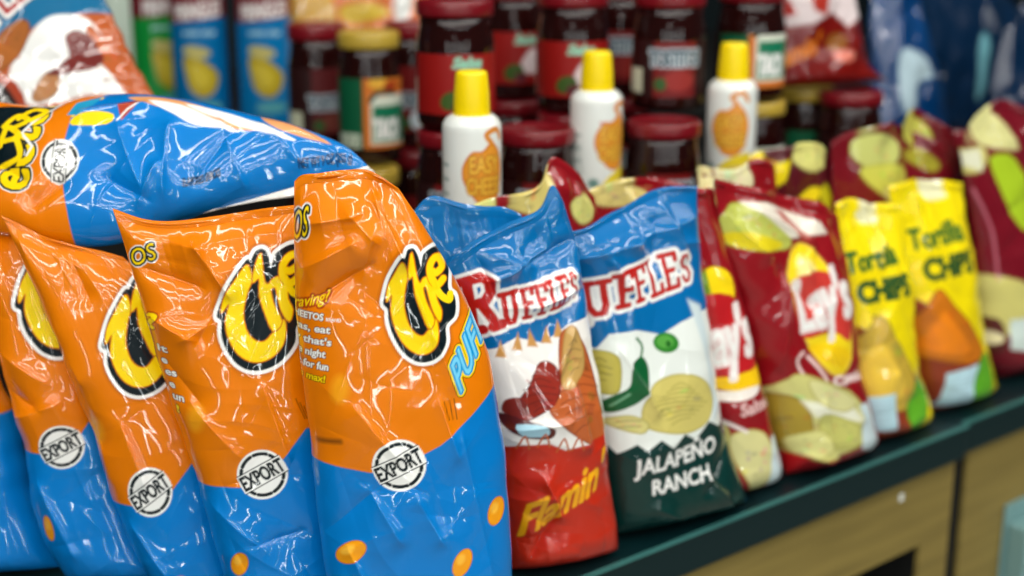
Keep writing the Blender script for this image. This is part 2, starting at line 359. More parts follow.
# near counter section with its rectangular opening
pz = ony(880, 561, LIP + .012); zt = ony(920, 545, LIP + .012)
def counter(x0, x1, y, opening, label, name='display_counter'):
    t = thing(name, label, 'counter', ((x0 + x1) / 2, y + .3, -.90))
    boxes('counter_top', [(x0, x1, y, y + 1.9, -.038, 0)], M['teal'], t, .0025)
    boxes('edge_strip', [(x0, x1, y - .0012, y + .003, -.0018, .0010)], M['edge'], t)
    yp = y + .012
    if opening:
        ox0, ox1, oz0, oz1 = opening
        boxes('front_panel', [(x0, x1 - .001, yp, yp + .005, oz1, -.038), (x0, ox0, yp, yp + .005, -.86, oz1), (ox1, x1 - .001, yp, yp + .005, -.86, oz1), (ox0, ox1, yp, yp + .005, -.86, oz0)], M['wood'], t)
        boxes('cubby', [(ox0 - .01, ox1 + .01, yp + .35, yp + .36, oz0 - .01, oz1 + .01), (ox0 - .01, ox1 + .01, yp + .005, yp + .35, oz1, oz1 + .01), (ox0 - .01, ox1 + .01, yp + .005, yp + .35, oz0 - .01, oz0), (ox1, ox1 + .01, yp + .005, yp + .35, oz0, oz1), (ox0 - .01, ox0, yp + .005, yp + .35, oz0, oz1)], M['dark'], t)
    else:
        boxes('front_panel', [(x0 + .034, x1, yp, yp + .005, -.86, -.038)], M['wood'], t)
        boxes('gap_shade_backing', [(x0 + .001, x0 + .08, yp + .006, yp + .02, -.86, -.038)], M['dark'], t)  # dark backing added so the gap beside the panel reads as shade
    boxes('plinth', [(x0, x1, yp + .05, y + 1.8, -.90, -.86)], M['dark'], t)
    boxes('carcass', [(x0 + .004, x1 - .004, yp + .40, y + 1.8, -.86, -.038), (x1 - .02, x1 - .001, yp + .0055, yp + .40, -.86, -.038)], M['dark'], t)
    return t
counter(-1.2, XS, LIP, (.2, zt[0], -.6, zt[2]), 'near counter section with dark teal top and an opening in its wood front')
counter(XS + .001, 3.4, Y2, None, 'counter section at far right, set slightly back, with unbroken wood front')
def step(x0, x1, y0, y1, z, label):
    t = thing('display_riser', label, 'display riser', ((x0 + x1) / 2, (y0 + y1) / 2, .001))
    boxes('riser_top', [(x0, x1, y0, y1, z - .012, z)], M['dark'], t, .002)
    boxes('riser_front', [(x0, x1, y0 + .008, y0 + .02, .001, z - .012)], M['dark'], t)
    boxes('riser_side', [(x0, x0 + .012, y0 + .02, y1, .001, z - .012)], M['dark'], t)
    boxes('riser_side', [(x1 - .012, x1, y0 + .02, y1, .001, z - .012)], M['dark'], t)
step(.66, 3.2, .925, 1.275, .205, 'dark step just behind the heaped chip bags, carrying red-lidded jars and cans')
step(.50, 3.2, 1.277, 1.64, .105, 'low dark step carrying the green-labelled jar and its neighbours')
step(.50, 3.2, 1.642, 2.65, .205, 'rearmost dark step carrying the tall chip tubes')
# sticker and acrylic holder on the wood front
p = ony(901, 497, LIP + .012)
t = thing('price_sticker', 'tiny white sticker on the olive wood front above the dark opening', 'sticker', (p[0], LIP + .012, p[2]))
boxes('sticker_face', [(p[0] - .0035, p[0] + .0035, LIP + .0112, LIP + .0119, p[2] - .005, p[2] + .004)], M['white'], t, .0003)
p = ony(1004, 505, Y2 + .012)
t = thing('acrylic_holder', 'pale blue-green acrylic holder hung on the wood front at far right', 'holder', (p[0], Y2 + .012, p[2] - .25))
boxes('back_plate', [(p[0], p[0] + .22, Y2 + .0075, Y2 + .0115, p[2] - .25, p[2])], M['acryl'], t, .001)
boxes('pocket', [(p[0] + .004, p[0] + .216, Y2 - .02, Y2 + .0074, p[2] - .25, p[2] - .022)], M['acryl'], t, .004)

# ================================================================ orange and blue puffed-corn bags, front row
def orange_paint(kind, bnd):
    def f(A):
        A.poly(bnd, BLU, soft=.5)
        if kind == 4:
            puff_logo(A, (384, 304), (402, 258), (416, 360), .95)
            A.text('PUFFS', (461, 393), (494, 326), (-11, -27), [(3.4, (90, 50, 0)), (2.8, YEL), (1.5, (10, 150, 215)), (.2, (120, 210, 245))], shear=.1)
            A.text('OS', (290, 246), (306, 238), (2, -30), [(2.4, WHT), (1.5, INK), (0, YEL)])
            A.text('Craving?', (283, 316), (329, 302), (1, -11), [(1.6, (170, 60, 10)), (.1, YEL)], shear=.2)
            for i, (s, x0, x1, c) in enumerate((('HEETOS', 292, 323, WHT), ('yas, eat', 290, 330, WHT), ("y that's", 292, 331, WHT), ('e night', 296, 325, WHT), ('t for fun', 296, 328, WHT), ('s max!', 298, 325, YEL))):
                y = 321 + i * 12.4
                A.text(s, (x0, y), (x1, y + .5), (0, -7 if i else -6.5), [(.75, (60, 30, 5)), (.25, c)], shear=.1)
            A.text('BRAND', (326, 321.5), (341, 322), (0, -3), [(.1, WHT)])
            stamp(A, (399, 462), 27, 26, -27)
            A.ell((340, 388), 9, 14, (246, 160, 24), 10, soft=3)
            for k in range(3): A.line([(444 + k * 5, 400 - k * 1), (449 + k * 4, 418)], .6, (90, 50, 5))
            A.line([(318, 444), (340, 441)], 3, (110, 60, 10), soft=2)
            puffs(A, [(351, 551, 17, 9, -35), (497, 515, 8, 13, 12), (462, 560, 8, 14, 25), (430, 610, 15, 9, 20)])
        if kind == 3:
            puff_logo(A, (217, 316), (246, 262), (253, 369), 1.0)
            A.text('OS', (128, 271), (153, 262), (-3, -17), [(2.2, WHT), (1.4, INK), (0, YEL)])
            A.text('?', (144, 333), (156, 331), (-1, -16), [(1.7, (170, 60, 10)), (.5, YEL)])
            for i, (s, c) in enumerate((('it', WHT), ('e', WHT), ('es', WHT), ('e', WHT), ('un', WHT), ('!', YEL))):
                x = 155 + i * 4.0; y = 354 + i * 12.2; w = (11, 6, 12, 6, 12, 3)[i]
                A.text(s, (x, y), (x + w, y + 1), (-1, -7), [(.75, (60, 30, 5)), (.25, c)])
            stamp(A, (263, 472), 25.5, 25, -30)
            A.ell((196, 418), 9, 14, (246, 160, 24), 10, soft=3)
            puffs(A, [(240, 562, 8, 12, 20), (300, 600, 10, 16, 0)])
            for k in range(3): A.line([(296 + k * 4, 398 + k * 4), (305 + k * 2, 418)], .6, (90, 50, 5))
        if kind == 2:
            puff_logo(A, (103, 346), (123, 292.5), (140, 394), 1.0)
            stamp(A, (151, 490), 22.5, 25, -35)
            A.ell((95, 432), 8, 13, (246, 160, 24), -10, soft=3)
            puffs(A, [(180, 585, 8, 12, 20)])
        if kind == 1:
            puff_logo(A, (15, 306), (33, 252), (58, 356), 1.0)
            stamp(A, (63, 445), 23, 22, -28)
            puffs(A, [(49, 528, 5, 13, -10)])
        if kind == 0: puffs(A, [(-20, 540, 8, 14, 0)])
    return f
GO = 'orange and blue puffed corn bags standing in the front row'
NM = 'snack_bag'
bag(NM, 'orange and blue snack bag standing rightmost of its row, beside the red-lettered blue bag', 'bag of snacks',
    [(334, 640), (326, 576), (316, 500), (305, 400), (295, 300), (294, 196)], [(516, 640), (514, 576), (509, 500), (499, 410), (480, 330), (444, 258), (404, 196)], 34,
    orange_paint(4, [(300, 464), (330, 466), (370, 470), (405, 462), (440, 443), (470, 418), (505, 385), (640, 380), (640, 800), (200, 800), (290, 464)]), ORG,
    ctr=at(400, 400, 1.045), tau=34, tilt=4, res=.72, seed=11, amp=1.5, n=46, ground=True, group=GO, seal=True, wave=2.0, tmax=.45, flat_top=.35, sealh=7,
    top=[(294, 192), (305, 184), (330, 181), (362, 179), (385, 184), (404, 196)],
    folds=[(300, 222, 352, 212, 5, 14, 5), (352, 212, 372, 232, 6, 8, 12), (306, 262, 350, 238, 7, 5, 22), (322, 290, 366, 262, -6, 10, 7), (372, 232, 366, 262, 4, 6, 14), (378, 200, 402, 250, 5, 4, 12), (402, 250, 452, 372, 3.0, 4, 9), (372, 478, 398, 520, 3, 6, 12), (330, 520, 372, 478, -3, 9, 6), (352, 540, 372, 576, 3, 6, 14), (420, 488, 438, 520, 3, 4, 12), (462, 430, 490, 560, 2.5, 4, 9), (360, 400, 395, 440, 2.5, 5, 15), (440, 395, 456, 440, 2.5, 4, 8)])
bag(NM, 'orange and blue snack bag with its logo in full view, second from right', 'bag of snacks',
    [(240, 640), (225, 576), (187, 450), (165, 380), (148, 325), (131, 268), (115, 218)], [(350, 640), (345, 576), (334, 450), (326, 350), (318, 270), (312, 205)], 32,
    orange_paint(3, [(170, 488), (195, 487), (240, 486), (262, 474), (285, 455), (306, 428), (360, 420), (400, 800), (120, 800)]), ORG,
    ctr=at(250, 400, 1.08), tau=34, tilt=5, res=.75, seed=5, amp=1.4, n=44, ground=True, group=GO, wave=2.5, tmax=.45, flat_top=.3, sealh=6,
    top=[(115, 216), (150, 227), (200, 226), (250, 219), (312, 210)],
    folds=[(135, 232, 200, 244, 5, 6, 16), (200, 244, 228, 285, 7, 12, 6), (150, 268, 198, 282, -6, 10, 8), (228, 285, 205, 330, -4, 8, 10), (150, 312, 192, 330, 5, 5, 16), (192, 330, 214, 318, 4, 6, 10), (230, 222, 282, 216, 4, 5, 12), (200, 400, 240, 440, 2.5, 6, 14), (222, 500, 262, 530, 3, 6, 16), (262, 530, 300, 520, -3, 8, 8), (172, 360, 200, 390, -3, 8, 8), (270, 385, 290, 440, 2.5, 4, 12)])
bag(NM, 'orange and blue snack bag leaning left, right half of its logo covered', 'bag of snacks',
    [(175, 660), (150, 576), (117, 507), (98, 450), (78, 395), (50, 325), (22, 262), (5, 226)], [(262, 660), (250, 576), (225, 470), (200, 380), (172, 310), (128, 262)], 30,
    orange_paint(2, [(100, 506), (125, 505), (150, 505), (172, 490), (200, 452), (260, 430), (320, 800), (80, 800)]), ORG,
    ctr=at(140, 400, 1.112), tau=34, tilt=6, res=.8, seed=21, amp=1.2, n=36, ground=True, group=GO, wave=2.0, tmax=.5, flat_top=.3, sealh=6,
    top=[(5, 222), (40, 240), (80, 250), (128, 262)],
    folds=[(28, 238, 76, 262, 4, 5, 12), (76, 262, 90, 290, -3, 8, 6), (60, 330, 84, 372, 3, 6, 12), (84, 396, 104, 432, -4, 7, 8), (104, 432, 112, 470, 4, 5, 14), (130, 420, 150, 470, 2.5, 4, 12), (140, 520, 170, 560, 3, 5, 12)])
bag(NM, 'orange and blue snack bag second from left, mostly hidden so its logo is a sliver', 'bag of snacks',
    [(75, 660), (50, 576), (38, 520), (22, 440), (2, 365), (-22, 290), (-38, 232)], [(185, 660), (165, 576), (135, 480), (105, 390), (75, 310), (45, 240)], 30,
    orange_paint(1, [(0, 452), (25, 453), (60, 452), (72, 448), (90, 420), (160, 400), (240, 800), (-50, 800)]), ORG,
    ctr=at(60, 420, 1.14), tau=34, tilt=6, res=.9, seed=33, amp=1.3, n=36, ground=True, group=GO, wave=2.0, tmax=.5, flat_top=.3, sealh=6,
    folds=[(0, 380, 40, 398, -5, 8, 6), (24, 410, 60, 396, 5, 6, 14), (10, 350, 50, 372, 3, 6, 14), (48, 480, 80, 540, 3, 5, 12)])
bag(NM, 'orange and blue snack bag at far left edge, only its lower right corner showing', 'bag of snacks',
    [(-90, 660), (-100, 576), (-120, 450), (-140, 330)], [(66, 660), (52, 576), (34, 500), (14, 420), (-8, 365), (-40, 300)], 28,
    orange_paint(0, [(-160, 418), (-40, 422), (12, 414), (40, 400), (120, 800), (-200, 800)]), ORG,
    ctr=at(-40, 450, 1.165), tau=34, tilt=6, res=1.1, seed=41, amp=1.3, n=30, ground=True, group=GO, tmax=.5)
# lying bag on top of the row: its top end points to the left of the picture
def lying(A):
    A.poly([(-60, 60), (110, 60), (104, 98), (78, 118), (70, 150), (66, 180), (70, 215), (72, 262), (-60, 300)], ORG, soft=.6)
    A.text('eetos', (30, 196), (62, 92), (-44, -12), [(4.0, WHT), (3.0, INK), (1.2, YEL)], arc=.1)
    A.poly([(-20, 172), (18, 168), (28, 150), (22, 138), (50, 118), (62, 108), (-20, 100)], INK)
    A.line([(62, 106), (48, 116), (24, 137), (36, 152), (30, 160)], 2.2, WHT)
    for q in ([(0, 166), (22, 160), (18, 140)], [(0, 146), (8, 128), (22, 140), (6, 142)], [(4, 126), (18, 116), (30, 124), (14, 130)], [(20, 120), (34, 110), (48, 114), (34, 124)]): A.line(q, 5.0, YEL, 4)
    A.line([(78, 124), (88, 112), (104, 102)], 3.5, YEL, 3); A.poly([(72, 122), (80, 108), (104, 100), (98, 112), (84, 124)], (40, 160, 205), .5)
    A.poly([(80, 126), (100, 122), (118, 124), (112, 134), (78, 134)], YEL, .4, smooth=3)
    A.poly([(122, 112), (146, 104), (138, 116), (126, 130)], (176, 62, 34)); A.line([(122, 130), (132, 118), (148, 106)], 1.4, WHT)
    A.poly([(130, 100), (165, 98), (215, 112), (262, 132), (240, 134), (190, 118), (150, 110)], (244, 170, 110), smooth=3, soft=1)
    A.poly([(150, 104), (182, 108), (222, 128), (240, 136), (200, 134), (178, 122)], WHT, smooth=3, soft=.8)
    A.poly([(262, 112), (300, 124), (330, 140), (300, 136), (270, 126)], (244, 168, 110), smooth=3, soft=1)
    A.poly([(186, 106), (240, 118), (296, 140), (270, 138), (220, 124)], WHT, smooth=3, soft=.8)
    stamp(A, (65, 169), 20, 21, -82)
    A.text('FLAVORED SNACKS', (186, 192), (222, 180), (0, -7), [(.3, INK)])
    A.text('NET WT 9 OZ (255 g)', (298, 165), (350, 154), (0, -8), [(.3, (4, 26, 60))])
bag(NM, 'blue and orange snack bag lying on its side across the tops of the front row', 'bag of snacks',
    [(183, 219), (150, 234), (110, 245), (60, 246), (0, 232), (-40, 226)],
    [(368, 166), (345, 146), (300, 128), (250, 116), (200, 104), (150, 97), (95, 98), (50, 108), (-40, 96)], 30,
    lying, BLU, ctr=at(200, 165, 1.125), N=(-.50, -.58, .65), res=.85, seed=8, amp=1.15, n=40, off=.5, wave=1, Tb=12, seal_col=(240, 236, 228), bot=True, tmax=.6, brise=.42, ro=0, pleat=1.2,
    folds=[(120, 196, 150, 212, -5, 8, 8), (150, 212, 165, 190, 5, 6, 10), (45, 214, 66, 200, -5, 8, 8), (130, 150, 148, 200, 3, 4, 10), (178, 150, 172, 205, 4, 4, 10), (228, 140, 246, 190, 3.5, 4, 12), (270, 140, 300, 168, 3.5, 4, 10), (205, 190, 235, 150, -3, 6, 8), (95, 130, 150, 120, 3, 5, 8), (300, 135, 340, 160, 3, 4, 10), (0, 170, 30, 190, -4, 8, 6)])
# blue chip bag with pepper artwork, top left
def pepper_art(A):
    A.poly([(-40, -30), (60, -30), (120, -40), (120, 8), (80, 14), (50, 22), (20, 40), (-10, 50), (-40, 50)], (10, 105, 150), smooth=0)
    A.text('RUFFLES', (-52, 68), (44, -16), (-18, -22), [(5.0, (30, 30, 30)), (4.0, WHT), (.9, (165, 24, 20))])
    A.poly([(30, 42), (46, 22), (62, 16), (86, 18), (100, 34), (112, 60), (128, 92), (120, 97), (96, 96), (60, 104), (30, 106), (12, 78)], WHT, smooth=4, soft=1.5)
    chip(A, [(0, 40), (20, 22), (32, 28), (26, 50), (14, 66), (-4, 74)], (170, 96, 34), (100, 50, 14)); chip(A, [(50, 76), (62, 80), (58, 96), (42, 104), (36, 98)], (190, 130, 80))
    chip(A, [(88, 26), (104, 40), (128, 70), (146, 96), (132, 98), (112, 74), (94, 52)], (190, 90, 30), (170, 80, 30))
    A.poly([(68, 40), (78, 32), (92, 38), (100, 54), (98, 68), (80, 74), (60, 78), (50, 76), (64, 68), (72, 58)], (112, 22, 12), smooth=5)
    A.poly([(52, 78), (66, 72), (92, 68), (104, 62), (100, 52), (84, 50)], (112, 22, 12), smooth=4)
    A.poly([(-30, 80), (8, 78), (24, 92), (28, 108), (10, 116), (-30, 118)], (170, 60, 26), smooth=3)
    A.poly([(-30, 90), (0, 84), (16, 98), (22, 120), (-30, 120)], (36, 22, 18), smooth=3)
    A.text('SG', (0, 116), (14, 108), (-4, -9), [(.1, WHT)])
bag(NM, 'chip bag with white panel and red pepper picture leaning at top left', 'bag of chips',
    [(-60, 190), (-70, 100), (-80, 0), (-80, -60)], [(158, 130), (153, 95), (130, 55), (112, 15), (95, -20), (80, -60)], 30, pepper_art, (186, 88, 30),
    ctr=at(60, 50, 1.36), tau=36, tilt=20, res=1.2, seed=9, amp=2.2, n=30, off=.6, Tb=14, seal=False)

# ================================================================ blue chip bags with red lettering
RED = (190, 28, 22)
SLAB = {
 'R': [[(.22, 0), (.22, 1), (.62, 1), (.82, .88), (.82, .66), (.62, .52), (.25, .52)], [(.5, .5), (.86, 0)], [(0, 0), (.44, 0)], [(0, 1), (.3, 1)], [(.72, 0), (1, 0)]],
 'U': [[(.22, 1), (.22, .28), (.36, .05), (.64, .05), (.78, .28), (.78, 1)], [(.02, 1), (.42, 1)], [(.6, 1), (1, 1)]],
 'F': [[(.28, 0), (.28, 1), (.94, 1), (.94, .82)], [(.28, .52), (.74, .52)], [(.06, 0), (.54, 0)], [(.06, 1), (.3, 1)]],
 'L': [[(.28, 1), (.28, 0), (.94, 0), (.94, .22)], [(.06, 1), (.54, 1)], [(.06, 0), (.3, 0)]],
 'E': [[(.94, .2), (.94, 0), (.28, 0), (.28, 1), (.94, 1), (.94, .8)], [(.28, .52), (.76, .52)], [(.06, 0), (.3, 0)], [(.06, 1), (.3, 1)]],
 'S': [[(.86, .78), (.66, .98), (.32, .96), (.16, .76), (.3, .56), (.7, .45), (.86, .24), (.68, .02), (.34, .02), (.14, .22)]]}
def ruffles(A, pts, red, wht=2.7, k=.9, wt=.29):
    """letters one by one: (char, x, y baseline, width, height, slant)"""
    for lay in (0, 1):
        for ch, x, y, w, hh, sl in pts:
            for st in SLAB[ch]:
                q = [(x + w * u - hh * .14 * v, y - w * sl * u - hh * v) for u, v in st]
                sw = wt * (w + hh * .35) * .62 * k
                A.line(q, sw + (2 * wht if lay == 0 else 0), WHT if lay == 0 else red)
def hot(A):
    A.poly([(440, 360), (470, 362), (500, 352), (520, 340), (545, 344), (570, 325), (600, 318), (640, 330), (660, 700), (440, 700)], (248, 244, 238), smooth=0)
    for x, y, a in ((505, 352, 0), (520, 344, 8), (535, 340, -6), (548, 336, 5), (560, 330, 0)): A.poly([(x - 5, y + 8), (x + a * .3, y - 9), (x + 5, y + 8)], (206, 150, 80), soft=.8)
    chip(A, [(562, 336), (576, 332), (592, 360), (600, 400), (606, 432), (588, 440), (560, 424), (545, 405), (556, 380)], (192, 96, 44), (150, 70, 30), 9, rc=(120, 50, 20))
    chip(A, [(566, 334), (578, 330), (586, 360), (578, 378), (560, 384)], (200, 160, 90), (170, 120, 60), 4)
    chip(A, [(528, 386), (540, 364), (552, 364), (558, 378), (552, 398), (536, 412), (520, 420), (516, 408)], (150, 40, 24), (110, 28, 18), 6, rc=(90, 20, 14))
    A.poly([(508, 402), (520, 398), (528, 410), (516, 418), (506, 414)], (130, 40, 24), smooth=4)
    A.poly([(505, 416), (530, 420), (548, 424), (546, 434), (526, 436), (508, 430)], (90, 30, 22), smooth=4)
    A.poly([(516, 424), (540, 422), (542, 432), (520, 434)], (170, 215, 230), smooth=3)
    A.poly([(500, 452), (520, 444), (545, 440), (560, 446), (590, 436), (608, 432), (640, 430), (660, 700), (500, 700)], (196, 44, 22), soft=.6)
    for x, y in ((516, 440), (534, 436), (552, 440), (566, 438)): A.line([(x, y + 8), (x + 6, y - 6), (x + 11, y + 7)], 1.6, (190, 90, 40), 3)
    A.text("Flamin'", (523, 540), (606, 478), (-3, -32), [(1.0, (250, 178, 20))], shear=.35)
    
    ruffles(A, [('R', 476, 340, 32, 50, .40), ('U', 509, 329, 17, 30, .30), ('F', 528, 321, 12, 27, .30), ('F', 541, 316, 11, 26, .30), ('L', 553, 311, 10, 26, .30), ('E', 564, 307, 10, 26, .30), ('S', 576, 302, 8, 25, .3)], RED, 3.0)
BC = (0, 108, 174)
GR = 'blue chip bags with red lettering in the front row'
bag('chip_bag', 'blue and fiery red chip bag with crumpled lettering, right beside the orange bags', 'bag of chips',
    [(512, 640), (506, 576), (498, 500), (486, 420), (474, 350), (464, 305), (450, 272)], [(622, 600), (621, 548), (612, 480), (603, 400), (594, 340), (586, 290), (578, 248), (566, 214)], 34, hot, BC,
    ctr=ony(560, 420, .829), tau=18, tilt=3, res=.85, seed=14, amp=1.9, n=60, ground=True, group=GR, wave=4, pleat=5, sealh=9, top=[(450, 272), (478, 250), (510, 234), (542, 218), (556, 197), (566, 212)],
    folds=[(470, 248, 520, 262, 6, 6, 12), (490, 276, 540, 250, 7, 6, 12), (520, 262, 575, 238, -7, 8, 6), (540, 282, 590, 262, 6, 5, 10), (530, 300, 560, 288, 5, 4, 6), (560, 300, 590, 280, -5, 4, 5), (586, 400, 592, 440, 4, 4, 10), (530, 470, 545, 500, 6, 6, 8), (545, 500, 525, 540, -6, 8, 6), (560, 380, 570, 430, 5, 3, 10), (500, 420, 545, 410, 4, 4, 10), (560, 330, 548, 360, 3, 3, 9)])
def pepper_ranch(A):
    A.poly([(570, 356), (590, 350), (606, 352), (614, 336), (636, 330), (660, 334), (680, 322), (706, 312), (760, 300), (760, 480), (570, 480)], (236, 242, 236), smooth=0)
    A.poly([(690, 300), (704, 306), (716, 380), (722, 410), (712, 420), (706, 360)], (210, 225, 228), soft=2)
    chip(A, [(596, 362), (608, 354), (620, 360), (620, 392), (606, 396), (596, 388)], (200, 186, 84), (160, 150, 60), 4)
    chip(A, [(640, 404), (650, 384), (668, 374), (690, 374), (706, 384), (712, 400), (704, 420), (686, 430), (660, 430), (642, 424)], (214, 200, 112), (178, 165, 76), 9, rc=(150, 140, 60))
    chip(A, [(612, 424), (630, 416), (644, 422), (640, 432), (622, 430)], (214, 206, 130), (180, 170, 90), 2)
    A.ell((664, 342), 12, 10, (46, 130, 40)); A.ell((663, 341), 8, 6.5, (90, 170, 70), soft=.8); A.ell((666, 343), 2.4, 3.2, (30, 100, 30))
    A.poly([(640, 356), (646, 366), (645, 384), (638, 398), (628, 408), (614, 416), (607, 410), (616, 398), (628, 386), (630, 366)], (14, 92, 48), smooth=5)
    A.line([(639, 358), (641, 346), (636, 338)], 2.2, (30, 110, 50), 4)
    A.line([(616, 408), (628, 394)], 1.6, (130, 190, 150), soft=1)
    z = [(590, 456), (600, 447), (612, 444), (622, 456), (636, 444), (644, 450), (656, 438), (668, 446), (680, 432), (692, 438), (706, 420), (720, 426), (740, 410), (800, 700), (560, 700)]
    A.poly(z, (6, 50, 46))
    A.text('JALAPEÑO', (635, 476), (714, 450), (-1, -16), [(.5, WHT)])
    A.text('RANCH', (651, 494), (706, 477), (-1, -15), [(.5, WHT)])
    ruffles(A, [('R', 573, 338, 25, 42, .44), ('U', 598, 322, 20, 32, .40), ('F', 620, 309, 18, 31, .40), ('F', 637, 302, 14, 31, .36), ('L', 653, 297, 14, 32, .36), ('E', 669, 291, 15, 32, .34), ('S', 687, 284, 11, 27, .32)], RED, 3.3)
bag('chip_bag', 'blue and dark green chip bag with a green pepper and a ridged chip', 'bag of chips',
    [(612, 600), (606, 545), (600, 470), (592, 400), (584, 340), (576, 290), (560, 262), (545, 240)], [(752, 560), (745, 512), (728, 440), (716, 370), (707, 300), (700, 240), (694, 194)], 32, pepper_ranch, BC,
    ctr=ony(665, 400, .829), tau=10, tilt=4, res=.9, seed=17, amp=1.3, n=46, ground=True, group=GR, wave=3, pleat=5, sealh=6, tmax=.4, top=[(545, 240), (580, 234), (620, 216), (665, 194), (694, 192)],
    folds=[(560, 262, 622, 240, 7, 6, 12), (622, 240, 690, 215, 6, 5, 16), (600, 262, 612, 282, 5, 4, 8), (660, 205, 672, 250, 5, 4, 10), (650, 222, 640, 262, -4, 8, 6), (676, 240, 700, 240, 4, 4, 9), (608, 350, 634, 400, 4, 3, 7), (690, 470, 718, 500, 5, 5, 10), (716, 440, 690, 478, -4, 7, 6), (640, 500, 676, 515, 3, 5, 12), (700, 300, 712, 380, 3, 3, 8)])
# crumpled blue tops seen behind
bag('chip_bag', 'plain blue crumpled chip bag top just right of the orange bag', 'bag of chips',
    [(430, 420), (425, 330), (418, 250), (414, 226)], [(560, 420), (545, 330), (530, 262), (524, 226)], 14, None, BC, Tb=5, ctr=ony(480, 330, .866), tau=20, tilt=4, res=1.3, seed=51, amp=2.4, n=50, ground=True,
    group=None, wave=5, pleat=5, top=[(414, 224), (436, 206), (468, 214), (500, 216), (524, 224)], sealh=8, mat='film_far')
# ================================================================ crisp bags further right
DRD, CHP = (146, 16, 26), (216, 208, 122)
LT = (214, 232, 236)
def sunlogo(A, c, rx, ry, ang, txt0, txt1, up, w=1.3):
    A.ell(c, rx, ry, (236, 190, 90), ang, grow=1.6); A.ell(c, rx, ry, (255, 222, 30), ang); A.ell((c[0] - rx * .25, c[1] - ry * .3), rx * .5, ry * .5, (255, 240, 150), ang, soft=3)
def classic_strip(A):
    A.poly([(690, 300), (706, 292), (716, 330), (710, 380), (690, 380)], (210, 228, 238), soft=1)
    A.ell((722, 290), 17, 22, (255, 220, 20), 0); A.poly([(704, 284), (712, 270), (716, 300), (706, 304)], (110, 150, 30), soft=1)
    A.ell((738, 374), 30, 16, (255, 206, 20), -10)
    A.poly([(700, 306), (735, 296), (752, 330), (760, 360), (740, 372), (704, 376)], (190, 30, 36), smooth=3)
    A.text("Lay's", (707, 372), (754, 352), (-5, -50), [(2.6, WHT), (.9, (206, 60, 60)), (.5, WHT)], shear=.1)
    A.poly([(700, 384), (722, 392), (756, 384), (748, 396), (722, 402), (704, 396)], (250, 240, 230), smooth=3)
    A.text('Salted', (737, 415), (770, 404), (-1, -12), [(.5, (238, 200, 196))])
    chip(A, [(730, 436), (745, 428), (762, 434), (771, 458), (766, 484), (756, 492), (742, 476), (732, 456)], (222, 216, 150), (190, 170, 80))
    chip(A, [(706, 420), (726, 424), (728, 448), (712, 446)], CHP)
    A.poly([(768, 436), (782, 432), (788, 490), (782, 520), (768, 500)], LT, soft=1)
    A.line([(716, 418), (742, 430)], 3, (250, 240, 235), soft=1)
def classic_front(A):
    chip(A, [(738, 222), (752, 207), (772, 208), (790, 220), (800, 246), (780, 252), (752, 250), (736, 240)], (190, 196, 90), (150, 140, 50)); A.poly([(740, 238), (760, 234), (790, 244), (780, 252), (752, 250)], (226, 206, 30), smooth=4, soft=1.5)
    A.poly([(760, 204), (785, 205), (836, 224), (842, 236), (820, 238), (800, 240), (780, 222)], (240, 232, 215), smooth=0, soft=1.2)
    A.poly([(790, 212), (800, 214), (824, 240), (812, 244)], (180, 60, 50), soft=1)
    sunlogo(A, (822, 310), 25, 66, -12, 0, 0, 0)
    A.poly([(798, 282), (818, 272), (838, 276), (850, 300), (848, 340), (828, 330), (802, 338), (796, 310)], (206, 60, 52), smooth=3)
    A.text("Lay's", (801, 331), (853, 314), (-4, -48), [(2.8, WHT), (1.0, (196, 40, 46)), (.5, WHT)], shear=.1)
    A.poly([(806, 346), (826, 344), (846, 350), (840, 366), (820, 360)], (250, 206, 20), smooth=4)
    A.line([(802, 352), (796, 362), (810, 386), (826, 402), (822, 380), (806, 356)], 3, (250, 220, 215), 4)
    A.text('Classic', (828, 384), (862, 378), (-1, -9), [(1.4, (235, 170, 165)), (.2, WHT)])
    chip(A, [(775, 400), (788, 382), (800, 374), (830, 384), (852, 396), (866, 418), (860, 440), (838, 454), (818, 460), (792, 452), (776, 430)], (214, 210, 130), (180, 170, 80))
    chip(A, [(776, 402), (800, 400), (812, 430), (806, 452), (786, 444)], (176, 150, 50), (130, 90, 30)); A.poly([(800, 400), (846, 404), (858, 420), (812, 416)], (244, 244, 220), soft=2)
    chip(A, [(806, 380), (826, 384), (848, 398), (840, 410), (816, 402)], (226, 222, 156), (176, 166, 80)); chip(A, [(818, 414), (846, 420), (862, 432), (850, 446), (824, 444)], (204, 202, 112), (160, 156, 60)); chip(A, [(796, 440), (818, 430), (828, 446), (818, 458), (802, 456)], (222, 218, 140), (170, 160, 70))
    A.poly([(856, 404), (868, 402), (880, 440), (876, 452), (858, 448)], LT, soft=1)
    A.poly([(780, 452), (812, 458), (806, 480), (782, 474)], (196, 24, 30), soft=2)
GL = 'red chip bags in the front row'
bag('chip_bag', 'narrow strip of a red chip bag squeezed right of the green one', 'bag of chips',
    [(705, 600), (700, 520), (704, 440), (696, 350), (686, 280), (680, 232), (676, 206)], [(786, 560), (782, 492), (772, 430), (756, 370), (744, 310), (728, 250), (716, 208)], 30, classic_strip, DRD,
    ctr=ony(740, 380, .834), Tb=8, tau=8, tilt=4, res=1.1, seed=61, amp=1.5, n=36, ground=True, group=None, wave=3, top=[(676, 206), (695, 200), (716, 200)])
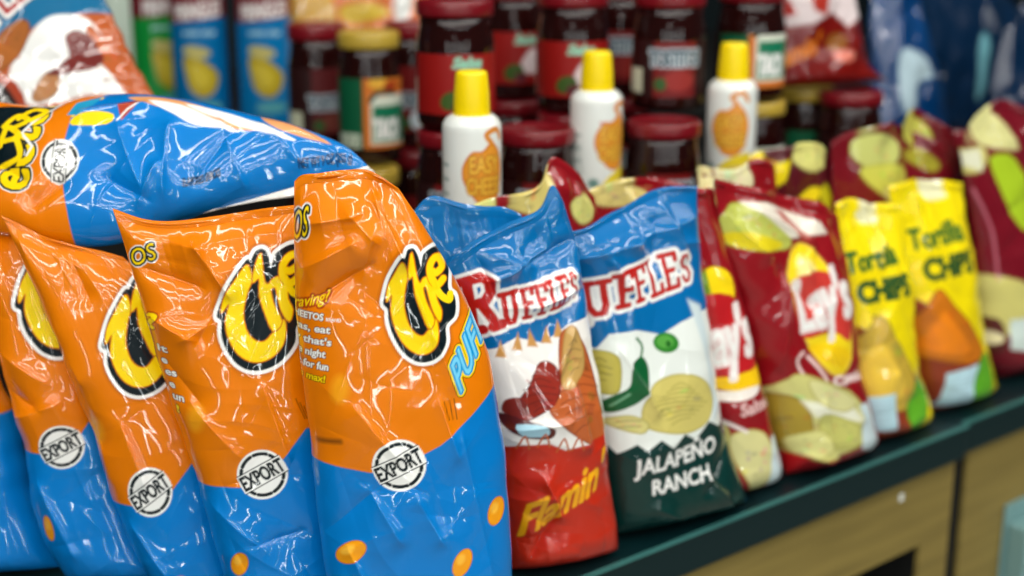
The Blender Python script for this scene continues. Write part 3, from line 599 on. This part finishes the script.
bag('chip_bag', 'large red chip bag with a sun shaped logo over a heap of chips', 'bag of chips',
    [(786, 540), (782, 474), (768, 420), (752, 360), (738, 300), (722, 240), (712, 194)], [(880, 520), (876, 444), (866, 390), (858, 340), (852, 290), (848, 256), (840, 226)], 34, classic_front, DRD,
    ctr=ony(805, 360, .829), tau=4, tilt=4, res=1.1, seed=64, amp=2.0, n=40, ground=True, group=None, wave=4, pleat=5, top=[(712, 190), (745, 196), (785, 205), (820, 214), (840, 226)],
    folds=[(752, 210, 800, 240, 6, 6, 10), (788, 262, 800, 320, 4, 4, 9), (760, 262, 790, 300, -5, 8, 8), (770, 280, 762, 360, 5, 8, 8), (804, 350, 836, 410, 4, 3, 10), (840, 260, 850, 330, 3, 3, 7), (800, 400, 812, 450, 4, 3, 9), (790, 450, 830, 462, 4, 4, 8), (724, 215, 760, 262, 5, 6, 12)])
TY = (250, 226, 8)
def tortilla(k, dx, dy, tri, tc):
    def f(A):
        o = lambda q: [(x + dx, y + dy) for x, y in q]
        A.poly(o([(820, 340), (838, 345), (856, 330), (862, 318), (905, 352), (925, 380), (940, 600), (820, 600)]), (146, 58, 30), soft=1.2)
        A.text('Tortilla', (868 + dx, 276 + dy), (912 + dx, 263 + dy), (-1, -20), [(1.3, (20, 96, 40))], shear=.05)
        A.text('CHIPS', (876 + dx, 305 + dy), (918 + dx, 294 + dy), (-1, -20), [(1.9, (16, 76, 40))])
        chip(A, tri, tc, tuple(int(v * .6) for v in tc))
        c = np.mean(tri, 0)
        A.poly([(c[0] + (x - c[0]) * .6 - 2, c[1] + (y - c[1]) * .6 + 3) for x, y in tri], tuple(min(255, int(v * 1.2)) for v in tc), smooth=3, soft=3)
        lx = 22 if k else 0
        A.poly(o([(868 + lx, 404 - lx * .3), (900 + lx, 392 - lx * .3), (906 + lx, 430 - lx * .3), (870 + lx, 440 - lx * .3)]), (196, 232, 244), soft=.8)
        for i in range(5): A.line(o([(872 + lx, 409 - lx * .3 + i * 5.0), (898 + lx, 401 - lx * .3 + i * 5.2)]), .5, (90, 130, 150), alpha=.6)
        chip(A, o([(918, 392), (926, 376), (934, 392), (930, 420), (920, 432), (914, 412)]), (96, 170, 40), (50, 110, 30))
        A.poly(o([(884, 214), (900, 212), (906, 222), (888, 226)]), (240, 236, 190), smooth=3, soft=1.2)
    return f
GY = 'yellow tortilla chip bags side by side'
bag('chip_bag', 'yellow tortilla chip bag with a pale gold chip, left of the two', 'bag of chips',
    [(866, 520), (862, 452), (852, 400), (846, 340), (842, 290), (838, 250), (834, 212)], [(934, 490), (930, 420), (918, 370), (912, 310), (906, 260), (898, 214)], 30,
    tortilla(0, -8, 0, [(878, 318), (892, 338), (912, 378), (914, 404), (884, 412), (858, 402), (854, 378)], (206, 172, 60)), TY,
    ctr=ony(885, 330, .834), tau=2, tilt=4, res=1.2, seed=71, amp=2.4, n=36, ground=True, group=GY, wave=4, pleat=7, top=[(834, 214), (850, 208), (872, 214), (898, 212)],
    dents=[(870, 250, 24, 7, 70, .5), (860, 320, 26, -7, 80, .3)])
bag('chip_bag', 'yellow tortilla chip bag with a toasted orange chip, right of the two', 'bag of chips',
    [(930, 500), (926, 424), (918, 380), (908, 330), (900, 280), (894, 230), (890, 196)], [(996, 460), (990, 396), (984, 350), (978, 300), (972, 250), (962, 198)], 30,
    tortilla(1, 55, -24, [(938, 290), (950, 304), (970, 330), (980, 352), (966, 362), (936, 360), (922, 352), (924, 326)], (206, 116, 24)), TY,
    ctr=ony(945, 300, .846), tau=2, tilt=4, res=1.2, seed=77, amp=2.0, n=36, ground=True, group=GY, wave=4, pleat=7, top=[(890, 196), (912, 190), (940, 190), (962, 192)])
def tall_red(A):
    chip(A, [(954, 150), (966, 146), (980, 150), (1002, 148), (1004, 160), (990, 174), (968, 172), (956, 164)], CHP); A.poly([(976, 152), (1000, 150), (996, 172), (978, 166)], (240, 240, 210), soft=2)
    A.poly([(996, 112), (1010, 112), (1024, 132), (1030, 150), (1002, 146), (994, 128)], (224, 220, 150), smooth=3, soft=1.5)
    A.poly([(982, 282), (1000, 276), (1030, 290), (1040, 340), (1000, 330), (984, 310)], CHP, smooth=4, soft=1)
    A.poly([(988, 326), (1006, 320), (1012, 350), (1000, 362), (988, 350)], (90, 26, 26), smooth=3)
    A.ell((1002, 340), 8, 7, (250, 240, 190), soft=1.5)
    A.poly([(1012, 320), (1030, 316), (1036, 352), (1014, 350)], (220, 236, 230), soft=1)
    chip(A, [(990, 372), (1002, 358), (1010, 372), (1004, 396), (992, 406)], (206, 196, 70))
    A.poly([(1006, 160), (1024, 160), (1040, 220), (1024, 230), (1012, 200)], (170, 200, 40), smooth=3)
    A.line([(988, 190), (1000, 230), (1004, 280)], 1.6, (220, 130, 150), 4, soft=1.5)
bag('chip_bag', 'tall red chip bag with pale chips near its top, right of the yellow bags', 'bag of chips',
    [(998, 470), (994, 400), (984, 350), (978, 290), (970, 220), (960, 170), (952, 140)], [(1075, 430), (1070, 360), (1062, 280), (1050, 190), (1035, 130)], 34, tall_red, (118, 16, 32),
    ctr=ony(1000, 260, .866), tau=0, tilt=5, res=1.4, seed=81, amp=2.2, n=36, ground=True, wave=5, pleat=6, top=[(952, 142), (975, 134), (990, 112), (1012, 110), (1035, 128)], group=None)
# ---- pile of chip bags behind the front row: (outline left, right, Y, colour, chips)
def pile(label, L, R, Y, col, chips, seed, T=16, top=None, tau=4, tilt=2, extra=None, amp=2.2, group='chip bags heaped between the front row and the step'):
    def f(A):
        for q in chips: chip(A, q[0], q[1], None, 0, 5) if len(q) > 1 else chip(A, q[0], CHP)
        if extra: extra(A)
    bag('chip_bag', label, 'bag of chips', L, R, T, f, col, ctr=ony((L[-1][0] + R[-1][0]) / 2, (L[-1][1] + R[-1][1]) / 2, Y + .018), tau=tau, tilt=tilt, Tb=8, res=1.6, seed=seed, amp=amp, n=30, ground=True, wave=6, pleat=6,
        top=top, group=group, mat='film_far', sealh=8)
Y0, Y1 = (226, 222, 130), (250, 226, 30)
pile('red chip bag with a pale pointed chip on its peaked top, behind the blue bag', [(470, 420), (468, 300), (470, 222)], [(625, 420), (618, 300), (602, 215)], .885, DRD,
     [([(476, 212), (490, 200), (505, 210), (515, 226), (508, 238), (488, 232)], Y0), ([(470, 225), (484, 222), (494, 238), (496, 262), (476, 250)], Y0), ([(514, 208), (534, 192), (552, 172), (558, 190), (556, 210), (548, 218), (530, 214)], (224, 206, 120)), ([(575, 206), (590, 196), (602, 204), (600, 220), (584, 224)], Y0)], 101,
     top=[(470, 220), (500, 206), (530, 192), (554, 166), (580, 182), (602, 206)])
pile('red chip bag top with pale chips directly behind the green pepper bag', [(600, 400), (598, 300), (594, 205)], [(712, 400), (710, 280), (700, 205)], .89, DRD,
     [([(598, 200), (620, 190), (640, 188), (656, 196), (640, 206), (612, 208)], (220, 200, 120)), ([(656, 206), (676, 196), (696, 200), (690, 214)], Y0)], 102, top=[(594, 200), (620, 188), (650, 186), (700, 196)])
pile('red chip bag with large pale chips in front of the yellow-capped can at right', [(692, 400), (690, 300), (688, 206)], [(800, 420), (790, 300), (775, 175)], .887, DRD,
     [([(690, 190), (698, 170), (712, 164), (726, 176), (724, 196), (704, 204)], (232, 220, 160)), ([(726, 188), (736, 170), (752, 166), (758, 184), (744, 200)], (236, 228, 180)), ([(700, 202), (724, 198), (735, 215), (715, 225)], Y0)], 103, top=[(688, 200), (705, 176), (730, 178), (752, 166), (775, 172)])
pile('dark maroon chip bag with yellow shards behind the large red bag', [(755, 400), (752, 300), (750, 190)], [(850, 420), (845, 300), (838, 180)], .90, (90, 20, 30),
     [([(758, 172), (766, 156), (780, 164), (794, 162), (784, 184), (772, 190)], Y1), ([(796, 160), (806, 144), (830, 150), (834, 166), (814, 172)], Y0), ([(800, 200), (816, 188), (826, 192), (812, 206)], Y1), ([(824, 196), (834, 184), (840, 200), (834, 212)], (220, 210, 30))], 104, top=[(750, 172), (770, 158), (800, 150), (820, 152), (838, 168)], T=14)
pile('red chip bag with scattered pale green chips behind the yellow bags', [(832, 400), (832, 300), (834, 160)], [(952, 400), (950, 300), (942, 170)], .885, (120, 18, 30),
     [([(862, 144), (880, 134), (900, 140), (904, 156), (888, 170), (866, 164)], (206, 210, 120)), ([(866, 172), (890, 164), (912, 170), (910, 190), (886, 196)], (214, 214, 90)), ([(910, 152), (930, 150), (944, 166), (934, 172)], (170, 160, 50)), ([(884, 192), (905, 186), (916, 196), (900, 206)], Y0)], 105,
     top=[(834, 150), (855, 138), (880, 130), (910, 134), (942, 160)])
pile('red chip bag with a broad pale chip behind the tall red bag at right', [(905, 400), (905, 300), (903, 140)], [(990, 400), (985, 300), (975, 140)], .885, (110, 18, 28),
     [([(906, 126), (918, 116), (934, 126), (938, 144), (920, 148)], (190, 186, 80))], 107, top=[(903, 132), (920, 116), (945, 138), (975, 136)], T=14)

# ================================================================ lathe objects: jars, cans, tubes
def lathe(name, prof, mat, parent, n=48, paint=None, base=(200, 200, 200), res=1.2, th0=0.0, arc=2 * math.pi):
    """profile [(r, z) mm]; with paint the surface carries artwork in (angle*r, z) millimetres, 0 facing the aisle side"""
    P = np.array(prof, float)
    if paint:
        d = np.r_[0, np.cumsum(np.linalg.norm(np.diff(P, axis=0), axis=1))]; m = int(d[-1] / res) + 2; u = np.linspace(0, d[-1], m)
        P = np.stack([np.interp(u, d, P[:, 0]), np.interp(u, d, P[:, 1])], 1); n = int(P[:, 0].max() * arc / res)
    full = arc > 6.28; m = len(P); cols = n if full else n + 1
    th = (np.arange(cols) / n - .5) * arc
    c = Vector(parent.location); d0 = np.array([-c.x, -c.y]); d0 /= np.linalg.norm(d0); rt = np.array([-d0[1], d0[0]])
    T, Z = np.meshgrid(th, P[:, 1]); Rr = np.repeat(P[:, :1], cols, 1)
    x = Rr * (np.cos(T) * d0[0] + np.sin(T) * rt[0]); y = Rr * (np.cos(T) * d0[1] + np.sin(T) * rt[1])
    V = np.stack([x, y, Z], -1).reshape(-1, 3) / 1000; G = np.arange(m * cols).reshape(m, cols)
    if full: G = np.c_[G, G[:, :1]]
    f = np.stack([G[:-1, :-1], G[:-1, 1:], G[1:, 1:], G[1:, :-1]], -1).reshape(-1, 4); col = None
    if paint:
        A = Art((T * P[:, 0].max()).ravel() - th0, Z.ravel(), base); A.soft = .7; paint(A); col = A.c
    o = link(name, mesh(name, V, f, col), mat); o.parent = parent; return o
def text_mm(A, s, x, z, w, h, layers, **k): A.text(s, (x - w / 2, z), (x + w / 2, z), (0, h), layers, **k)
def rect(A, x0, x1, z0, z1, c): A.poly([(x0, z0), (x1, z0), (x1, z1), (x0, z1)], c, soft=.7)
def jar(px, py, depth, z0, D, Hh, label, lid, art, base, rot=0, group=None):
    q = at(px, py, depth); t = thing('salsa_jar', label, 'jar', (q[0], q[1], z0), group); R, H = D * 500, Hh * 1000
    lathe('glass_body', [(0, 1), (R * .8, 0), (R * .96, 3), (R, 9), (R, H * .60), (R * .99, H * .68), (R * .95, H * .74), (R * .91, H * .80), (R * .90, H * .90), (0, H * .90)], M['salsa'], t)
    lathe('lid', [(R * .92, H * .875), (R * .97, H * .88), (R * .985, H * .89), (R * .985, H * .98), (R * .95, H * .998), (R * .88, H), (R * .84, H * .99), (0, H * .988)], M[lid], t)
    if art: lathe('label', [(R + .35, H * .13), (R + .35, H * (.66 if Hh > .13 else .60))], M['paper'], t, paint=art, base=base, th0=rot, arc=5.2)
    return t
def lab_tost(body, sub, white=False):
    def f(A):
        rect(A, -22, 26, 0, 200, body)
        text_mm(A, 'TOSTITOS', 2, 50, 56, 16, [(2.4, (214, 226, 232)), (.9, (12, 60, 76))])
        A.ell((6, 34), 17, 11, sub, 0); A.ell((-14, 30), 7, 7, (50, 90, 40)); 
        rect(A, -200, -36, 20, 46, (214, 220, 190))
        if white: A.ell((10, 34), 20, 15, (220, 236, 242), 0)
    return f
def lab_salsa(A):
    rect(A, -60, 60, 0, 200, (150, 16, 12)); text_mm(A, 'Salsa', 4, 62, 30, 10, [(.8, (150, 220, 190))], shear=.3)
    A.poly([(-4, 40), (8, 56), (22, 52), (24, 36), (12, 28), (0, 30)], (232, 214, 214), smooth=4, soft=1.5); A.ell((-12, 30), 12, 9, (60, 90, 30), 20); A.ell((-4, 24), 8, 6, (90, 30, 40))
    rect(A, -200, -60, 10, 50, (210, 214, 190))
def lab_taco(A):
    rect(A, -46, -9, 0, 200, (6, 92, 58)); rect(A, -46, -12, 20, 36, (196, 210, 190))
    for i in range(4): A.line([(-40 + i * 8, 22), (-38 + i * 8, 30)], 1.6, (20, 60, 40))
    rect(A, -8, 60, 0, 200, (216, 120, 40)); A.ell((10, 94), 12, 6, (236, 180, 60)); A.ell((26, 90), 10, 6, (170, 60, 20))
    rect(A, 0, 60, 24, 80, (226, 232, 214)); rect(A, 3, 60, 27, 68, (10, 120, 84)); text_mm(A, 'TACO', 21, 31, 33, 22, [(1.6, WHT)]); A.line([(0, 74), (10, 84), (30, 82)], 5, (30, 60, 40), 3)
ZR, ZL = .2055, .1055

UP = 'jars of the upper layer behind the bags'; LO = 'jars of the lower layer behind the bags'
sal, tos, tow = lab_salsa, lab_tost((116, 16, 16), (150, 40, 34)), lab_tost((116, 16, 16), (120, 30, 24), True)
J = .125
# (pixel column, row, depth, layer, artwork, rotation, label)
for px, py, dp, lay, art, rot, lb in (
    (455, 12, 1.38, 1, sal, 8, 'large red-labelled salsa jar above the leftmost yellow-capped can'),
    (514, 0, 1.61, 1, sal, 12, 'red-labelled salsa jar in the upper layer between the two left cans'),
    (573, 0, 1.50, 1, sal, 6, 'red-labelled salsa jar right behind the cap of the middle can'),
    (622, 0, 1.63, 1, tos, -2, 'blue-lettered salsa jar just right of the middle can cap'),
    (670, 0, 1.50, 1, tos, 6, 'blue-lettered salsa jar in the upper layer, left of the blue gap'),
    (455, 142, 1.40, 0, tos, 0, 'salsa jar in the lower layer hidden behind the leftmost can'),
    (514, 108, 1.61, 0, tos, 0, 'red-lidded jar set back under the jar between the two left cans'),
    (573, 108, 1.50, 0, tos, 0, 'red-lidded jar set back behind the middle can'),
    (537, 140, 1.41, 0, tos, 8, 'red-lidded jar of the lower layer in front, between the two left cans'),
    (622, 108, 1.63, 0, tos, 0, 'red-lidded jar set back in the lower layer, right of the middle can'),
    (664, 116, 1.45, 0, tos, 6, 'red-lidded blue-lettered jar of the lower layer, left of the rightmost can'),
    ):
    jar(px, py, dp, ZR + (J + .0005 if lay else 0), .078, J, lb, 'red_lid', art, (44, 14, 14), rot, UP if lay else LO)
jar(752, 10, 1.58, ZR + J + .0005, .078, J, 'green-labelled jar in the upper layer behind the rightmost can', 'red_lid', lab_taco, (44, 14, 14), 6, UP)
jar(752, 98, 1.60, ZR, .078, J, 'pale-lidded jar in the lower layer behind the rightmost can', 'yel_lid', lab_taco, (44, 14, 14), 0, LO)
jar(803, 90, 1.72, ZR, .078, J, 'pale-lidded dark jar standing below the red bag', 'yel_lid', lab_taco, (44, 14, 14), 30, LO)
jar(368, 25, 1.60, ZL + .1505, .072, .150, 'taco sauce jar with green label and yellow lid', 'yel_lid', lab_taco, (44, 14, 14), 0, UP)
jar(368, 160, 1.60, ZL, .072, .150, 'yellow-lidded jar underneath the green-labelled taco sauce jar', 'yel_lid', lab_taco, (44, 14, 14), 0, LO)
jar(316, 28, 1.70, ZL + .1505, .072, .150, 'red-lidded dark jar left of the green-labelled jar', 'red_lid', lab_tost((90, 24, 26), (120, 60, 50)), (44, 14, 14), 14, UP)
jar(316, 160, 1.70, ZL, .072, .150, 'red-lidded jar underneath, left of the green-labelled jar', 'red_lid', tos, (44, 14, 14), 14, LO)
jar(413, 20, 1.72, ZL + .1505, .072, .150, 'red-lidded jar with pale blue lettering right of the green-labelled jar', 'red_lid', tow, (44, 14, 14), 4, UP)
jar(413, 160, 1.72, ZL, .072, .150, 'dark jar underneath, right of the green-labelled jar', 'red_lid', tow, (44, 14, 14), 4, LO)
def can_art(dx):
    def f(A):
        A.poly([(8, 132), (-3, 132), (8, 120)], (206, 90, 80)) if dx >= 0 else None
        c = smoothpoly([(-6, 118), (2, 130), (12, 131), (22, 138), (32, 128), (36, 112), (30, 92), (20, 84), (8, 86), (0, 96), (-6, 106)], 4)
        A.poly(c, (214, 120, 30), 1.0); A.poly(c, (236, 156, 50), -1)
        text_mm(A, 'EASY', 15, 112, 30, 15, [(1.2, (150, 70, 10)), (.4, (250, 196, 70))]); text_mm(A, 'CHEESE', 15, 93, 36, 15, [(1.2, (150, 70, 10)), (.4, (250, 196, 70))])
        A.line([(22, 138), (16, 146), (28, 150), (34, 142)], 5, (226, 140, 40), 4)
        A.poly([(2, 70), (18, 82), (40, 86), (40, 66), (22, 58), (6, 60)], (246, 220, 50), smooth=4); A.ell((20, 66), 16, 6, (226, 200, 120), 10)
        A.ell((12, 48), 14, 7, (224, 208, 130)); A.ell((32, 40), 14, 8, (230, 214, 140))
        for i in range(7): A.line([(-34, 40 + i * 13), (-24, 40 + i * 13)], 3.0, (120, 150, 140), alpha=.7, soft=1)
        A.ell((-8, 70), 6, 5, (110, 150, 140), soft=1.5)
    return f
for px, py, dp, dx, lb in ((472, 150, 1.254, -2, 'white cheese spray can with yellow cap, leftmost of the three'), (596, 140, 1.42, 6, 'white cheese spray can with yellow cap, middle of the three'),
                           (731, 130, 1.50, -16, 'white cheese spray can with yellow cap, rightmost, artwork turned left')):
    q = at(px, py, dp); t = thing('spray_can', lb, 'can', (q[0], q[1], ZR), 'cheese spray cans with yellow caps'); k = 1.0
    lathe('can_body', [(0, 1), (24, 0), (27, 2), (27.5, 4), (26.5, 6), (26.5, 149), (26, 153), (23, 158), (19, 161), (0, 161)], M['enamel'], t, paint=can_art(dx), base=(240, 244, 238), th0=dx, res=.9)
    lathe('cap', [(16.2, 160), (16.4, 161), (15.9, 178), (14.2, 196), (13.4, 198.5), (11.5, 199.5), (0, 199.8)], M['cap'], t)
def tube_art(body, txt):
    def f(A):
        A.poly([(-130, 189), (-32, 189), (32, 196), (130, 196), (130, 300), (-130, 300)], (120, 24, 36))
        A.text('PRINGLES', (-33, 192), (33, 199), (0, 20), [(2.2, (140, 24, 50)), (.8, WHT)])
        text_mm(A, txt, 0, 174, 44, 6, [(.4, (190, 230, 240))])
        up = lambda q: [(x, z + 12) for x, z in q]
        A.poly(up([(-24, 130), (-14, 134), (4, 128), (24, 108), (16, 86), (0, 80), (-16, 90), (-22, 112)]), (190, 166, 40), smooth=4); A.poly(up([(-18, 122), (0, 120), (12, 106), (4, 92), (-10, 98)]), (214, 192, 60), smooth=4, soft=2)
        A.poly(up([(-24, 140), (-6, 130), (14, 136), (6, 144), (-16, 148)]), (196, 186, 110), smooth=3, soft=1)
        A.ell((6, 78), 22, 8, (90, 170, 180), soft=2); A.ell((-10, 52), 20, 12, (110, 80, 50), soft=2)
    return f
for px, col, rot, lb, dp in ((197, (0, 112, 172), 0, 'blue chip tube between the green tube and another blue one', 1.86), (263, (0, 120, 182), 0, 'blue chip tube next to the dark jars', 1.86),
                             (157, (16, 150, 60), 12, 'green chip tube left of two blue tubes', 1.94), (117, (206, 222, 206), 0, 'pale green chip tube at left behind the leaning bag', 2.14)):
    q = at(px, 0, dp); t = thing('chip_tube', lb, 'chip tube', (q[0], q[1], ZR), 'tall chip tubes on the rear step')
    lathe('tube_body', [(0, 1), (36, 0), (37.5, 1), (37.5, 3), (37, 4), (37, 244), (0, 244)], M['enamel'], t, paint=tube_art(col, 'potato crisps') if px != 117 else (lambda A: A.line([(0, 20), (0, 40)], 4, (150, 190, 160))), base=col, th0=rot, res=1.4)
    lathe('tube_lid', [(37.3, 243), (38.5, 243), (38.5, 249), (37, 251), (34, 250), (0, 249.5)], M['white'], t)
# ================================================================ soft bags far behind
def plain(cols):
    def f(A):
        for pts, c in cols: A.poly(pts, c, smooth=4, soft=2)
    return f
BG = 'chip bags far behind the jars'
bag('chip_bag', 'orange and yellow bag standing behind the dark jars', 'bag of chips', [(285, 160), (285, 60), (280, -40)], [(440, 160), (435, 60), (430, -40)], 30,
    plain([([(280, 0), (320, -10), (336, 10), (330, 40), (290, 46)], (206, 160, 60)), ([(340, 8), (370, 2), (390, 14), (350, 24)], (226, 190, 60)), ([(395, -5), (412, -5), (408, 20), (396, 22)], (240, 240, 235))]), (214, 110, 50),
    ctr=at(360, 20, 1.9), tau=34, tilt=4, res=2.2, seed=201, amp=3, n=26, ground=.205, mat='film_far', seal=False, group=BG)
def redart(A):
    A.poly([(770, -20), (870, -30), (868, 14), (846, 26), (830, 12), (812, 24), (795, 26), (772, 18)], (226, 210, 210), soft=1.5); A.poly([(778, -10), (790, -10), (800, 14), (784, 18)], (170, 40, 30)); A.poly([(808, -10), (826, -10), (824, 16), (812, 10)], (180, 50, 36))
    A.text("Flamin'", (778, 72), (822, 50), (-2, -18), [(.8, (230, 130, 20))], shear=.35); A.ell((836, 42), 9, 9, (150, 90, 30), soft=2); A.ell((842, 56), 10, 6, (230, 130, 110), soft=2)
jar(850, 108, 1.68, ZR, .078, J, 'dark jar of the lower layer farthest right, below the red bag', 'red_lid', tos, (44, 14, 14), 30, LO)
bag('chip_bag', 'deep red chip bag with orange script leaning above the pale-lidded jar', 'bag of chips', [(770, 150), (772, 108), (774, 60), (776, 0), (778, -60)], [(892, 130), (884, 100), (868, 60), (858, 0), (850, -60)], 30, redart, (120, 14, 8),
    ctr=at(825, 50, 1.68), tau=14, tilt=8, res=2.0, seed=203, amp=3, n=26, ground=.331, Tb=8, mat='film_far', seal=False, group=BG)
for i, (lb, L, R, dp, seed, tau, cols) in enumerate((
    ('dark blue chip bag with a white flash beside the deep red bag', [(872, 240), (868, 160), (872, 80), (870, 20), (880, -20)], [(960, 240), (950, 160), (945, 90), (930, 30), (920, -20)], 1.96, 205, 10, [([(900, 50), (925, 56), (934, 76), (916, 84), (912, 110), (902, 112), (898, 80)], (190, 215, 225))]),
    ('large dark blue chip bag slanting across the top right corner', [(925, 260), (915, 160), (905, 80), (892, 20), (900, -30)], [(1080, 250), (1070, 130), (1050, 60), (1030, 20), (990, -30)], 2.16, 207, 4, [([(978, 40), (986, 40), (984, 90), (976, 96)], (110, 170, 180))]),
    ('blue chip bag at the far right edge behind the tall red bag', [(1000, 240), (995, 160), (990, 90), (1000, 30)], [(1120, 240), (1110, 100), (1090, 0), (1080, -40)], 1.84, 209, 4, []))):
    bag('chip_bag', lb, 'bag of chips', L, R, 26, plain(cols), (0, 32, 62) if i else (0, 58, 112), ctr=at((L[1][0] + R[1][0]) / 2, 60, dp), tau=tau, tilt=16, res=2.2, seed=seed, amp=5, n=34, mat='film_far', seal=False, group=BG, wave=8, ground=.205, Tb=14)
